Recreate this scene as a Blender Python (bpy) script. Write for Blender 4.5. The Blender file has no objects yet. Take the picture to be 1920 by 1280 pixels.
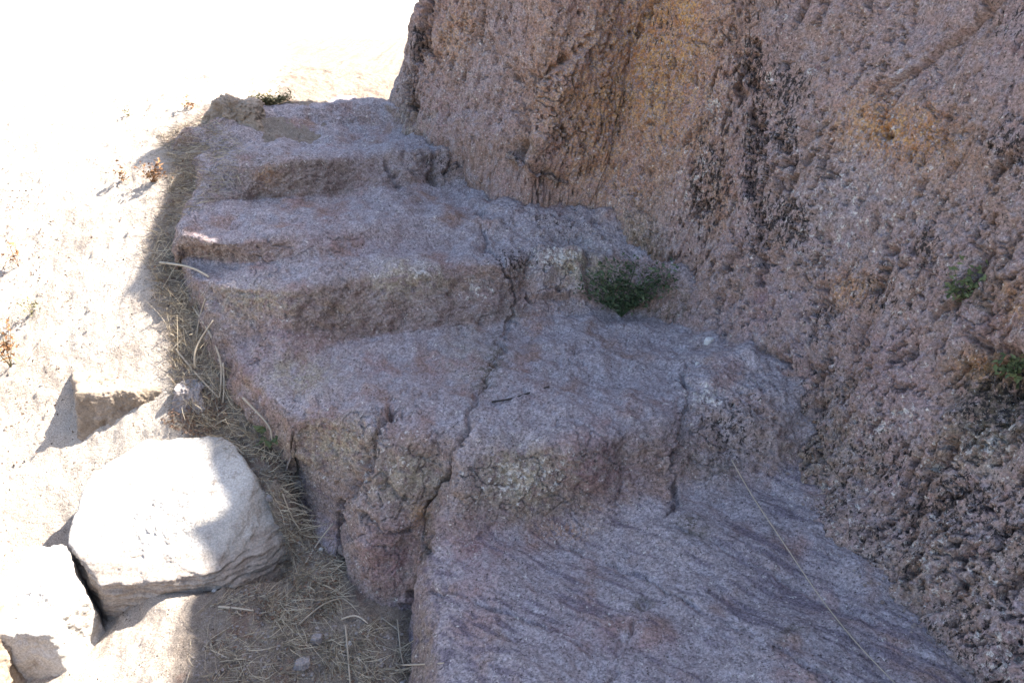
import bpy, math, random
import numpy as np
R = math.radians
rng = np.random.default_rng(7)
random.seed(7)
scene = bpy.context.scene
col = scene.collection

# ------------------------------------------------------------------ camera
PITCH = R(25.0); EYE = np.array([0.0, 0.0, 1.6]); FPX = 1920 * 28 / 36
FWD = np.array([0, math.cos(PITCH), -math.sin(PITCH)]); UP = np.array([0, math.sin(PITCH), math.cos(PITCH)]); RT = np.array([1.0, 0, 0])
cd = bpy.data.cameras.new('camera'); cam = bpy.data.objects.new('camera', cd); col.objects.link(cam)
cam.location = EYE; cam.rotation_euler = (math.pi / 2 - PITCH, 0, 0)
cd.lens = 28; cd.sensor_width = 36; cd.sensor_fit = 'HORIZONTAL'; cd.clip_start = 0.02; cd.clip_end = 2000
scene.camera = cam

def at(px, py, z):                       # the point at height z that the photograph shows at (px, py)
    d = FPX * FWD + (px - 960) * RT + (640 - py) * UP
    return EYE + d * ((z - EYE[2]) / d[2])
def proj(V):                             # where a point shows in the photograph
    q = V - EYE; w = np.maximum(q @ FWD, 0.05)
    return 960 + FPX * (q @ RT) / w, 640 - FPX * (q @ UP) / w

# ------------------------------------------------------------------ noise
_g = rng.normal(size=(256, 3)).astype(np.float32); _g /= np.linalg.norm(_g, axis=1)[:, None]
def _hash(ix, iy, iz):
    h = ix.astype(np.uint32) * np.uint32(374761393) + iy.astype(np.uint32) * np.uint32(668265263) + iz.astype(np.uint32) * np.uint32(2147483647 - 58)
    h = (h ^ (h >> np.uint32(13))) * np.uint32(1274126177)
    return h ^ (h >> np.uint32(16))
def perlin(p):
    p = np.asarray(p, np.float32); i = np.floor(p).astype(np.int32); f = p - i
    u = f * f * f * (f * (f * 6 - 15) + 10)
    out = np.zeros(len(p), np.float32)
    for a in (0, 1):
        wx = u[:, 0] if a else 1 - u[:, 0]
        for b in (0, 1):
            wy = u[:, 1] if b else 1 - u[:, 1]
            for c in (0, 1):
                wz = u[:, 2] if c else 1 - u[:, 2]
                g = _g[(_hash(i[:, 0] + a, i[:, 1] + b, i[:, 2] + c) & np.uint32(255)).astype(np.int32)]
                out += wx * wy * wz * (g[:, 0] * (f[:, 0] - a) + g[:, 1] * (f[:, 1] - b) + g[:, 2] * (f[:, 2] - c))
    return out * 1.6
def fbm(p, o=4, gain=.5, lac=2.03):
    p = np.asarray(p, np.float32); t = np.zeros(len(p), np.float32); a = 1.0
    for k in range(o):
        t += a * perlin(p + 17.3 * k); p = p * lac; a *= gain
    return t
def ridged(p, o=3):
    p = np.asarray(p, np.float32); t = np.zeros(len(p), np.float32); a = 1.0
    for k in range(o):
        t += a * (1 - 2 * np.abs(perlin(p + 9.1 * k))); p = p * 2.1; a *= .5
    return t
def worley(p):                           # distance to the nearest cell point, a random number of that cell
    p = np.asarray(p, np.float32); i = np.floor(p).astype(np.int32); f = p - i
    best = np.full(len(p), 9, np.float32); rid = np.zeros(len(p), np.float32)
    for a in (-1, 0, 1):
        for b in (-1, 0, 1):
            for c in (-1, 0, 1):
                h = _hash(i[:, 0] + a, i[:, 1] + b, i[:, 2] + c)
                dx = a + (h & np.uint32(1023)).astype(np.float32) / 1023 - f[:, 0]
                dy = b + ((h >> np.uint32(10)) & np.uint32(1023)).astype(np.float32) / 1023 - f[:, 1]
                dz = c + ((h >> np.uint32(20)) & np.uint32(1023)).astype(np.float32) / 1023 - f[:, 2]
                d = dx * dx + dy * dy + dz * dz
                m = d < best
                best[m] = d[m]; rid[m] = ((h[m] * np.uint32(2654435761)) >> np.uint32(16)).astype(np.float32) / 65535
    return np.sqrt(best), rid
def sstep(a, b, x):
    t = np.clip((x - a) / (b - a), 0, 1); return t * t * (3 - 2 * t)
def blur(A, sig, axis):
    if sig <= 0: return A
    n = int(3 * sig) + 1; k = np.exp(-.5 * (np.arange(-n, n + 1) / sig) ** 2); k /= k.sum()
    B = np.moveaxis(A, axis, 0); pad = np.concatenate([2 * B[:1] - B[1:n + 1][::-1], B, 2 * B[-1:] - B[-n - 1:-1][::-1]], 0)
    out = np.zeros_like(B)
    for j, w in enumerate(k): out += w * pad[j:j + len(B)]
    return np.moveaxis(out, 0, axis)
def gridnormal(G):
    du = np.gradient(G, axis=0); dv = np.gradient(G, axis=1)
    n = np.cross(dv, du); return n / np.maximum(np.linalg.norm(n, axis=2), 1e-9)[..., None]
def seg(px, py, pts):                    # distance in photograph pixels to a polyline
    d = np.full(px.shape, 1e9)
    for (x0, y0), (x1, y1) in zip(pts[:-1], pts[1:]):
        ex, ey = x1 - x0, y1 - y0; L = ex * ex + ey * ey
        t = np.clip(((px - x0) * ex + (py - y0) * ey) / L, 0, 1)
        d = np.minimum(d, np.hypot(px - x0 - t * ex, py - y0 - t * ey))
    return d
def blob(px, py, cx, cy, rx, ry, ang=0):
    c, s = math.cos(R(ang)), math.sin(R(ang)); x = px - cx; y = py - cy
    return np.exp(-(((c * x + s * y) / rx) ** 2 + ((c * y - s * x) / ry) ** 2))
def blobs(px, py, L):
    m = np.zeros(px.shape)
    for b in L: m = np.maximum(m, (b[5] if len(b) > 5 else 1) * blob(px, py, *b[:4], b[4] if len(b) > 4 else 0))
    return m

# ------------------------------------------------------------------ objects
def tag(o, label=None, cat=None, group=None, kind=None):
    for k, v in (('label', label), ('category', cat), ('group', group), ('kind', kind)):
        if v: o[k] = v
    return o
def empty(name, loc, rz=0):
    o = bpy.data.objects.new(name, None); col.objects.link(o); o.location = loc; o.rotation_euler = (0, 0, rz); o.empty_display_size = .1
    return o
def mesh(name, V, F, mat, parent=None, attrs=None, smooth=True, origin=None):
    V = np.asarray(V, np.float32)
    if origin is not None: V = V - np.asarray(origin, np.float32)
    me = bpy.data.meshes.new(name)
    if isinstance(F, np.ndarray):
        n = F.shape[1]; me.vertices.add(len(V)); me.vertices.foreach_set('co', V.ravel())
        me.loops.add(F.size); me.loops.foreach_set('vertex_index', F.astype(np.int32).ravel())
        me.polygons.add(len(F)); me.polygons.foreach_set('loop_start', np.arange(0, F.size, n, dtype=np.int32))
    else:
        me.from_pydata([tuple(v) for v in V], [], F)
    me.update(calc_edges=True)
    me.polygons.foreach_set('use_smooth', np.full(len(me.polygons), smooth))
    for k, a in (attrs or {}).items():
        at_ = me.attributes.new(k, 'FLOAT', 'POINT'); at_.data.foreach_set('value', np.asarray(a, np.float32).ravel())
    me.materials.append(mat)
    o = bpy.data.objects.new(name, me); col.objects.link(o)
    if parent is not None: o.parent = parent
    if origin is not None and parent is None: o.location = tuple(origin)
    return o
def gridfaces(n, m):
    i = np.arange(n - 1)[:, None] * m + np.arange(m - 1)[None]
    i = i.ravel(); return np.stack([i, i + 1, i + m + 1, i + m], 1)

# ------------------------------------------------------------------ materials
class NT:
    def __init__(s, name, rough=.9, spec=.2):
        s.m = bpy.data.materials.new(name); s.m.use_nodes = True; s.t = s.m.node_tree
        s.b = s.t.nodes['Principled BSDF']; s.b.inputs['Roughness'].default_value = rough
        s.b.inputs['Specular IOR Level'].default_value = spec
        s.co = s.t.nodes.new('ShaderNodeTexCoord').outputs['Object']
    def link(s, a, b):
        if isinstance(a, (int, float)): b.default_value = a
        elif isinstance(a, tuple): b.default_value = (*a, 1) if len(a) == 3 else a
        else: s.t.links.new(a, b)
    def attr(s, n):
        a = s.t.nodes.new('ShaderNodeAttribute'); a.attribute_name = n; return a.outputs['Fac']
    def scale(s, v, off=(0, 0, 0), rot=(0, 0, 0)):
        n = s.t.nodes.new('ShaderNodeMapping'); s.link(s.co, n.inputs['Vector']); n.inputs['Scale'].default_value = v
        n.inputs['Location'].default_value = off; n.inputs['Rotation'].default_value = rot; return n.outputs[0]
    def noise(s, sc, det=4, rough=.55, vec=None, dist=0):
        n = s.t.nodes.new('ShaderNodeTexNoise'); s.link(vec or s.co, n.inputs['Vector']); n.inputs['Scale'].default_value = sc
        n.inputs['Detail'].default_value = det; n.inputs['Roughness'].default_value = rough; n.inputs['Distortion'].default_value = dist
        return n.outputs['Fac']
    def vor(s, sc, vec=None, feat='F1', out='Distance'):
        n = s.t.nodes.new('ShaderNodeTexVoronoi'); s.link(vec or s.co, n.inputs['Vector']); n.inputs['Scale'].default_value = sc
        n.feature = feat; return n.outputs[out]
    def ramp(s, x, a, b, lo=0.0, hi=1.0):
        n = s.t.nodes.new('ShaderNodeMapRange'); n.interpolation_type = 'SMOOTHSTEP'; s.link(x, n.inputs[0])
        n.inputs[1].default_value = a; n.inputs[2].default_value = b; n.inputs[3].default_value = lo; n.inputs[4].default_value = hi
        return n.outputs[0]
    def math(s, op, a, b=0.0):
        n = s.t.nodes.new('ShaderNodeMath'); n.operation = op; s.link(a, n.inputs[0]); s.link(b, n.inputs[1]); return n.outputs[0]
    def mix(s, f, a, b, mode='MIX'):
        n = s.t.nodes.new('ShaderNodeMix'); n.data_type = 'RGBA'; n.blend_type = mode
        s.link(f, n.inputs[0]); s.link(a, n.inputs[6]); s.link(b, n.inputs[7]); return n.outputs[2]
    def grey(s, x):
        n = s.t.nodes.new('ShaderNodeCombineColor')
        for k in range(3): s.link(x, n.inputs[k])
        return n.outputs[0]
    def bump(s, h, dist, strength=1.0, prev=None):
        n = s.t.nodes.new('ShaderNodeBump'); s.link(h, n.inputs['Height']); n.inputs['Distance'].default_value = dist
        n.inputs['Strength'].default_value = strength
        if prev is not None: s.link(prev, n.inputs['Normal'])
        return n.outputs[0]
    def done(s, c, nrm=None):
        s.link(c, s.b.inputs['Base Color'])
        if nrm is not None: s.link(nrm, s.b.inputs['Normal'])
        return s.m

def rock_material():                     # one rock for wall and stairs; its crusts and its painted light and shade are point attributes
    n = NT('weathered_tuff', .92, .15)
    a = n.noise(5, 5, .6); b = n.noise(23, 5, .65); g = n.noise(115, 4, .78); g2 = n.noise(210, 2, .7)
    c = n.mix(n.ramp(a, .38, .62), (.236, .166, .156), (.212, .142, .115))
    c = n.mix(n.ramp(b, .45, .68), c, (.240, .195, .196))
    c = n.mix(n.math('MULTIPLY', n.attr('tread'), .8), c, n.mix(n.ramp(b, .4, .65), (.226, .197, .200), (.288, .256, .262)))  # level treads painted paler as if sky-lit; lilac patches on the cliff
    c = n.mix(n.math('MULTIPLY', n.attr('face'), .8), c, n.mix(n.ramp(b, .4, .65), (.132, .100, .090), (.185, .147, .128)))  # steep riser faces painted a darker brown, shade put into the colour
    c = n.mix(n.math('MULTIPLY', n.attr('streak'), .7), c, (.105, .085, .105))
    lich = n.math('MULTIPLY', n.attr('lichen'), n.ramp(n.noise(34, 5, .7), .36, .58))
    c = n.mix(n.math('MULTIPLY', lich, .85), c, (.265, .225, .160))
    red = n.math('MULTIPLY', n.attr('red'), n.ramp(n.noise(28, 4, .7), .38, .6))
    c = n.mix(n.math('MULTIPLY', red, .75), c, (.180, .105, .105))
    org = n.math('MULTIPLY', n.attr('orange'), n.ramp(n.noise(75, 5, .8), .43, .55))
    c = n.mix(n.math('MULTIPLY', org, .95), c, n.mix(n.ramp(b, .4, .6), (.300, .130, .042), (.370, .205, .065)))
    pal = n.ramp(n.math('ADD', n.noise(48, 4, .7), n.math('MULTIPLY', n.attr('pale'), .17)), .655, .69)
    c = n.mix(n.math('MULTIPLY', pal, .8), c, (.43, .395, .35))
    mos = n.math('MULTIPLY', n.attr('moss_dark'), n.ramp(n.noise(40, 4, .7), .38, .6))
    c = n.mix(n.math('MULTIPLY', mos, .9), c, (.060, .048, .028))  # dark brown on moss, in hollows and along cracks
    dn = n.math('ADD', n.noise(74, 5, .75, n.scale((1, 1, .42))), n.math('MULTIPLY', n.attr('dark'), .185))
    c = n.mix(n.math('MULTIPLY', n.ramp(dn, .685, .715), .92), c, (.022, .019, .018))  # black lichen spots that also paint the shade of cavities and seams
    sp = n.math('ADD', n.ramp(g, .3, .7, .50, 1.50), n.ramp(g2, .3, .7, -.16, .16))
    c = n.mix(1.0, c, n.grey(sp), 'MULTIPLY')
    c = n.mix(n.ramp(n.noise(125, 2, .65), .66, .71), c, (.40, .365, .33))
    c = n.mix(n.ramp(n.noise(105, 3, .75), .385, .345), c, (.055, .043, .040))
    nr = n.bump(n.noise(70, 4, .7), .005, .8)
    nr = n.bump(g, .003, .6, nr)
    return n.done(c, nr)
ROCK = rock_material()

def soil_material():
    n = NT('dry_soil', .95, .1)
    c = n.mix(n.ramp(n.noise(3, 5, .6), .4, .62), (.42, .36, .30), (.36, .30, .245))
    sh = n.attr('litter')  # litter cover that also paints the shaded soil darker
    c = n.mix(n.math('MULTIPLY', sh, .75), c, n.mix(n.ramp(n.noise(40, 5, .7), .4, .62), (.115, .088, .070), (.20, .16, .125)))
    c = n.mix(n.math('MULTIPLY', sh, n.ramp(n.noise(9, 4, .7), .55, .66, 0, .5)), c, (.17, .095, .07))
    c = n.mix(1.0, c, n.grey(n.ramp(n.noise(230, 3, .75), .3, .7, .62, 1.35)), 'MULTIPLY')
    c = n.mix(n.ramp(n.vor(26), .10, .06), c, (.05, .035, .03))
    c = n.mix(n.math('MULTIPLY', n.ramp(n.noise(75, 3, .7), .60, .66), n.ramp(n.noise(4, 4, .6), .44, .6)), c, (.12, .085, .06))
    nr = n.bump(n.noise(60, 6, .75), .02, .8)
    return n.done(c, nr)
SOIL = soil_material()
def stone_material(name, c0, c1, c2, layered=0):
    n = NT(name, .9, .2)
    a = n.noise(7, 5, .65); b = n.noise(30, 5, .7)
    c = n.mix(n.ramp(a, .4, .6), c0, c1)
    if layered:
        lay = n.noise(9, 5, .7, n.scale((.6, .6, 9), rot=(R(6), R(-8), 0)))
        c = n.mix(n.math('MULTIPLY', n.attr('layer'), n.ramp(lay, .42, .58)), c, c2)
        c = n.mix(n.math('MULTIPLY', n.attr('layer'), .45), c, (.20, .155, .125))
    c = n.mix(n.ramp(b, .55, .7), c, c2)
    c = n.mix(1.0, c, n.grey(n.ramp(n.noise(150, 3, .75), .3, .7, .75, 1.22)), 'MULTIPLY')
    return n.done(c, n.bump(n.noise(60, 6, .7), .008, .7))
PALE_STONE = stone_material('pale_stone', (.40, .37, .335), (.33, .30, .265), (.25, .21, .175), 1)
BROWN_STONE = stone_material('brown_stone', (.27, .215, .165), (.20, .155, .115), (.14, .10, .07), 0)
GREY_STONE = stone_material('grey_pebble', (.30, .27, .26), (.23, .20, .19), (.16, .14, .125), 0)
WHITE_STONE = stone_material('white_pebble', (.60, .57, .53), (.50, .47, .43), (.4, .37, .33), 0)
def plain(name, c0, c1, sc=30, rough=.8, tr=0):
    n = NT(name, rough, .25)
    oi = n.t.nodes.new('ShaderNodeAttribute'); oi.attribute_name = 'vary'
    c = n.mix(n.math('ADD', n.math('MULTIPLY', oi.outputs['Fac'], .8), n.math('MULTIPLY', n.noise(sc, 3), .3)), c0, c1)
    if tr: n.b.inputs['Subsurface Weight'].default_value = 0
    return n.done(c)
STRAW = plain('dry_straw', (.12, .085, .05), (.48, .41, .30))
STALK = plain('bleached_stalk', (.25, .20, .14), (.42, .36, .28))
LEAFLIT = plain('dead_leaves', (.10, .055, .035), (.25, .16, .11))
TWIG = plain('dark_twig', (.025, .02, .02), (.05, .04, .035))
GREEN = plain('fern_leaf', (.020, .038, .016), (.10, .125, .065))
LGREEN = plain('young_leaf', (.045, .06, .022), (.125, .145, .065))
RUST = plain('dry_weed', (.12, .05, .02), (.30, .16, .07))
OLIVE = plain('olive_shrub', (.08, .075, .03), (.24, .20, .10))

# ------------------------------------------------------------------ rock stairs
S = [-.05, 0, .08, .16, .18, .25, .315, .335, .45, .57, .685, .70, .82, 1.0]
def line(pts, z, sk=(-.10, -.03, -.40)):
    z = z if isinstance(z, (list, tuple)) else [z] * len(pts)
    P = [at(x, y, zz) for (x, y), zz in zip(pts, z)]
    return np.array([P[0] + np.array(sk)] + P)
L0 = line([(560, 1300), (600, 1400), (660, 1500), (690, 1500), (730, 1500), (770, 1500), (790, 1480), (940, 1500), (1150, 1500), (1420, 1500), (1450, 1500), (1900, 1500), (2300, 1500)],
          [-.55, -.55, -.55, -.55, -.55, -.55, -.09, -.03, -.02, 0, 0, 0, 0])
C1 = line([(540, 905), (590, 950), (650, 975), (640, 1150), (700, 1172), (765, 1155), (800, 1050), (930, 1005), (1060, 990), (1262, 955), (1275, 930), (1460, 905), (1700, 860)],
          [-.08, -.08, -.10, -.27, -.27, -.27, -.03, 0, .02, .05, .07, .10, .12], (-.05, .06, -.35))
E1 = line([(548, 800), (610, 778), (680, 790), (702, 822), (765, 808), (845, 800), (872, 815), (960, 820), (1080, 815), (1275, 770), (1290, 745), (1400, 735), (1650, 700)],
          [.22, .27, .27, .27, .28, .28, .28, .285, .285, .29, .31, .33, .33], (-.05, .06, -.40))
C2 = line([(468, 715), (550, 685), (630, 650), (660, 642), (780, 630), (930, 612), (960, 605), (1030, 600), (1110, 597), (1250, 592), (1270, 595), (1400, 620), (1650, 600)],
          [.27, .31, .33, .33, .33, .33, .33, .33, .33, .34, .34, .36, .36])
E2 = line([(352, 518), (430, 535), (520, 545), (560, 543), (680, 520), (900, 492), (940, 500), (1000, 478), (1080, 475), (1180, 480), (1190, 480), (1240, 480), (1400, 470)], [.53] + [.545] * 12)
C3 = line([(342, 478), (420, 490), (510, 498), (560, 498), (680, 485), (890, 462), (920, 462), (1000, 455), (1080, 450), (1170, 450), (1180, 450), (1230, 450), (1390, 440)], .57)
E3 = line([(335, 440), (400, 455), (500, 448), (560, 440), (680, 425), (880, 395), (920, 398), (1000, 390), (1080, 388), (1130, 390), (1140, 390), (1175, 395), (1250, 395)], .665)
C4 = line([(345, 400), (420, 385), (480, 378), (540, 380), (680, 368), (860, 345), (890, 343), (950, 340), (1000, 340), (1040, 345), (1050, 345), (1085, 352), (1125, 358)], .705)
E4 = line([(372, 306), (455, 304), (530, 308), (570, 300), (700, 285), (820, 272), (850, 272), (900, 278), (935, 288), (955, 300), (957, 301), (962, 304), (968, 309)], [.84] + [.865] * 12)
C5 = line([(352, 282), (470, 265), (550, 255), (590, 248), (680, 240), (760, 245), (790, 250), (850, 258), (900, 262), (930, 268), (936, 270), (942, 273), (946, 276)], [.865] + [.895] * 12)
E5 = line([(322, 246), (430, 204), (520, 197), (560, 195), (640, 190), (705, 186), (720, 190), (770, 190), (830, 190), (880, 190), (900, 190), (950, 190), (1050, 190)], [.945] + [1.01] * 12)
BK = E5 + np.array([-.05, .55, -.12])
ROWS = [(L0, 210), (C1, 150), (E1, 150), (C2, 120), (E2, 46), (C3, 60), (E3, 64), (C4, 80), (E4, 50), (C5, 66), (E5, 40), (BK, 0)]
NS = 680
sv = np.linspace(S[0], S[-1], NS)
lines = [np.stack([np.interp(sv, S, L[:, k]) for k in range(3)], 1) for L, _ in ROWS]
parts_t = []; rows = []; cut = [0]
for (a, b), (_, n) in zip(zip(lines[:-1], lines[1:]), ROWS):
    t = np.linspace(0, 1, n, endpoint=False)[:, None, None]
    rows.append(a[None] * (1 - t) + b[None] * t); cut.append(cut[-1] + n)
rows.append(lines[-1][None]); G = np.concatenate(rows, 0)
# worn, rounded edges and creases
raw = G.copy()
wr_ = sstep(cut[3] - 60, cut[3] + 60, np.arange(len(G), dtype=float))[:, None, None]
G = blur(G, 10.5, 0) * (1 - wr_) + blur(G, 6.5, 0) * wr_; G = blur(G, 6, 1)
for k_ in (1, 2): G[cut[k_] - 60:cut[k_] + 60] = blur(G[cut[k_] - 110:cut[k_] + 110], 13, 0)[50:-50]
G[:cut[2]] = blur(G, 14, 1)[:cut[2]] * .6 + G[:cut[2]] * .4
N = gridnormal(G); N *= np.sign(N[..., 2].mean())
shp = G.shape[:2]; P = G.reshape(-1, 3); Nf = N.reshape(-1, 3)
px, py = proj(P)
wob = 9 * fbm(P * 7, 3); wob2 = 9 * fbm(P * 7 + 40, 3); qx = px + wob; qy = py + wob2
steep = 1 - np.clip(Nf[:, 2], 0, 1); steep = sstep(.10, .60, steep + .18 * fbm(P * 7 + 31, 3))
slabm = np.zeros(shp); slabm[:cut[1] + 40] = 1; slabm = blur(slabm, 14, 0).ravel()
d = .030 * fbm(P * 2.6, 3) + .012 * (1 - .6 * slabm) * fbm(P * 9 + 3, 3)
d += (1 - .6 * slabm) * ((.005 + .005 * steep) * fbm(P * 24, 4, .6) + .020 * fbm(P * 5 + 12, 2) + .006 * fbm(P * 15 + 2, 2))
# bedding streaks of the foot slab and the block faces
sd = np.array([.80, -.60, -.1]); sd /= np.linalg.norm(sd); al = P @ sd; Pp = P - al[:, None] * sd
d += slabm * (.002 * ridged(Pp * 16 + (al * 1.6)[:, None] * sd, 3) + .004 * fbm(Pp * 38 + (al * 5)[:, None] * sd + .3 * fbm(P * 20, 2)[:, None], 3))
d += .004 * (1 - slabm) * (1 - steep) * fbm(Pp * 40 + (al * 5)[:, None] * sd, 3)
w, rid = worley(P * np.array([22, 22, 20]))
fis = np.abs(perlin(P * np.array([4.5, 6, 9]) + .35 * np.c_[fbm(P * 13, 3), fbm(P * 13 + 5, 3), fbm(P * 13 + 9, 3)]))
d -= .010 * sstep(.045, .008, fis) * sstep(-.05, .35, fbm(P * 3.3 + 77, 2)) * (1 - .6 * slabm)
pitreg = np.clip(blobs(px, py, [(1370, 800, 110, 110), (1050, 420, 160, 60), (860, 310, 130, 45), (1040, 530, 90, 60), (800, 540, 170, 50, 0, .6)]) + .18 * steep, 0, 1)
d -= .026 * pitreg * sstep(.42, .08, w) * (rid > .35)
w2, rid2 = worley(P * 55 + 5)
d -= .008 * (.3 + .4 * steep) * sstep(.4, .1, w2) * (rid2 > .72)
crk = np.clip(.75 + .8 * fbm(P * 11 + 8, 2), .35, 1.4); cx_ = px + 16 * fbm(P * 9, 4, .6); cy_ = py + 10 * fbm(P * 9 + 40, 3)
for pts, wd, dep in [
    ([(905, 395), (908, 465), (945, 495), (962, 540), (958, 600), (935, 680), (900, 735), (872, 800), (838, 880), (805, 960), (800, 1040), (755, 1160)], 6, .028),
    ([(868, 805), (838, 880), (805, 960), (800, 1040), (772, 1110), (750, 1180)], 8, .055),
    ([(725, 770), (692, 835), (664, 930), (640, 1010), (632, 1100)], 11, .08),
    ([(1283, 690), (1278, 800), (1256, 970)], 7, .035),
    ([(1178, 1170), (1168, 1215), (1140, 1290)], 7, .02),
    ([(1172, 830), (1170, 930)], 5, .02),
    ([(720, 300), (748, 350)], 5, .03), ([(808, 280), (812, 345)], 8, .05), ([(850, 285), (848, 318), (835, 330)], 6, .04),
    ([(925, 275), (945, 345)], 6, .03), ([(1000, 470), (992, 560)], 6, .03), ([(1100, 470), (1092, 510)], 7, .04),
    ([(560, 860), (620, 890), (690, 900)], 6, .010), ([(700, 910), (770, 930)], 5, .012), ([(690, 960), (740, 985), (800, 975)], 6, .02),
    ([(1000, 985), (1200, 1080), (1420, 1200), (1600, 1320)], 6, .014), ([(820, 1110), (960, 1150), (1120, 1230)], 5, .012),
    ([(900, 1000), (840, 1100), (800, 1200)], 6, .010), ([(1270, 1000), (1450, 1070), (1640, 1180)], 6, .012)]:
    d -= dep * crk * np.exp(-(seg(cx_, cy_, pts) / (wd * .8 * crk)) ** 2)
d += .050 * blobs(qx, qy, [(745, 950, 62, 140, 8), (1080, 870, 170, 60, 0, .5)])
d += .025 * blobs(qx, qy, [(1030, 505, 28, 22), (860, 305, 26, 22), (770, 520, 60, 16), (720, 1010, 45, 50)])
d += .040 * sstep(990, 1004, qx) * sstep(1102, 1088, qx) * sstep(462, 476, qy) * sstep(566, 552, qy)
d -= .02 * blobs(qx, qy, [(1210, 1130, 14, 10), (452, 640, 12, 20)])
# slab break bottom centre: the right piece stands a little proud
d += .018 * slabm * sstep(-8, 8, (qx - 1170) + .25 * (qy - 1200)) * sstep(1130, 1200, qy)
P = P + Nf * d[:, None]
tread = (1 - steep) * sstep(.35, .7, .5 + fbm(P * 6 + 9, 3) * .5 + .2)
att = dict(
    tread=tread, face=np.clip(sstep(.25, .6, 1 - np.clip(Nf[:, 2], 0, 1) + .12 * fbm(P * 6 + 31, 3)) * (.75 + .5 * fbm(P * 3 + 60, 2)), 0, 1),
    lichen=np.clip(.28 * steep * (.55 + .8 * fbm(P * 4 + 20, 3)) + blobs(qx, qy, [(970, 890, 80, 60), (620, 830, 90, 50), (760, 890, 60, 50), (560, 700, 70, 40), (760, 530, 80, 25), (1090, 500, 60, 40), (480, 560, 80, 30, 0, .7), (870, 660, 40, 60, 0, .4)]), 0, 1),
    red=np.clip(blobs(qx, qy, [(1110, 880, 80, 55), (740, 1050, 55, 70), (880, 1040, 60, 60, 0, .8), (600, 800, 60, 30, 0, .6), (470, 690, 40, 50, 0, .6), (560, 640, 90, 30, 0, .5), (1130, 1180, 160, 60, 20, .5), (640, 460, 140, 24, 0, .4)]), 0, 1),
    orange=np.clip(blobs(qx, qy, [(790, 960, 25, 25, 0, .6), (1060, 990, 60, 20, 0, .5), (500, 325, 25, 25, 0, .5)]), 0, 1),
    pale=np.clip(blobs(qx, qy, [(980, 890, 70, 45, 0, .7), (1040, 490, 60, 20), (1320, 740, 40, 20), (890, 545, 25, 25, 0, .8), (780, 520, 40, 20, 0, .7), (710, 860, 60, 60, 0, .4)]) + .12, 0, 1),
    moss_dark=np.clip(blobs(qx, qy, [(920, 690, 24, 60, 20), (1240, 575, 60, 16), (805, 1000, 14, 60), (1205, 1130, 22, 16), (1300, 1000, 30, 20), (1480, 1190, 40, 12, 0, .7), (830, 310, 90, 35, 0, .35), (480, 300, 60, 20, 0, .5), (1350, 860, 90, 40, 0, .6)]), 0, 1),
    streak=np.clip(slabm * sstep(.15, .55, fbm(Pp * 52 + (al * 1.3)[:, None] * sd + 3, 3, .65) + .5 * fbm(P * 3 + 8, 2)) + .0, 0, 1),
    dark=np.clip(blobs(qx, qy, [(1360, 800, 90, 80, 0, .8), (960, 490, 60, 25, 0, .9), (1040, 420, 110, 40, 0, .6), (850, 310, 100, 40, 0, .7)]) + .10, 0, 1))
G = P.reshape(*shp, 3)
PX, PY = proj(G.reshape(-1, 3))
STEPMESH = G
ORI = np.array([0.0, 2.2, 0.0])
stair = empty('rock_staircase', ORI)
tag(stair, 'worn staircase cut into purplish grey bedrock at the foot of the cliff', 'stairs')
def patch(name, r0, r1, parent):
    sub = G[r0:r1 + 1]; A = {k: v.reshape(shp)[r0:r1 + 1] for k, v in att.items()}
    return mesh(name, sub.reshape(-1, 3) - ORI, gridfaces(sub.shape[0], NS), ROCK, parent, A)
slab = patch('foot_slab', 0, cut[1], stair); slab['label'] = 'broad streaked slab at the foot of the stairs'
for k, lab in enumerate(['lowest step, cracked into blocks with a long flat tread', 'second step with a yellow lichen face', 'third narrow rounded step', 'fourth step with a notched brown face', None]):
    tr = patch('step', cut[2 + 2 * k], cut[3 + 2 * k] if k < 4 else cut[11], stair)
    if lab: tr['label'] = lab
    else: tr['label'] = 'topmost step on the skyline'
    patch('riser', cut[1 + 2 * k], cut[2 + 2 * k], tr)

# ------------------------------------------------------------------ sun
SUN_EL = R(49); SUN_H = np.array([.88, .47]); SUN_H /= np.linalg.norm(SUN_H)
SUND = np.array([SUN_H[0] * math.cos(SUN_EL), SUN_H[1] * math.cos(SUN_EL), math.sin(SUN_EL)])   # towards the sun

# ------------------------------------------------------------------ ground
gp = [at(*p) for p in [(560, 960, -.12), (520, 1020, -.19), (470, 1090, -.23), (545, 900, -.03), (215, 1120, -.31), (640, 1150, -.22), (760, 1200, -.25), (800, 1290, -.28), (600, 1250, -.27)]]
for y_, z_, xs_ in ((1.0, -.42, -.3), (1.4, -.36, -.3), (1.75, -.28, -.42), (2.0, -.19, -.62), (2.2, -.08, -.80), (2.5, .10, -.98), (2.85, .37, -1.25), (3.2, .60, -1.3), (3.5, .77, -1.35), (3.95, .95, -1.5), (4.5, 1.03, -1.4)):    # the slope beside the stairs
    gp += [np.array((x_, y_, z_ + (.05 if x_ == xs_ else 0))) for x_ in (xs_, -1.15 if y_ < 2.3 else -1.75, -1.9 if y_ < 2.3 else -2.4, -3.2)]
gp += [np.array(p, float) for p in [(-2, 8, 1.1), (3, 8, 1.2), (-6, 4, .85), (-5, 1, -.2), (0, -2, -.5), (-4, -3, -.5), (3, -2, -.5), (5, 3, .4), (-2, 6, 1.08), (.35, 2.6, -.1), (.4, 3.3, .2), (.2, 4.1, .70),
      (1.2, 3, .1), (.35, 1.5, -.45), (.8, 2.0, -.4), (1.5, 4.3, .6), (-.2, 4.6, .85)]]
gp = np.array(gp)
def tps(r): return r * r * np.log(np.maximum(r, 1e-6))
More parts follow.
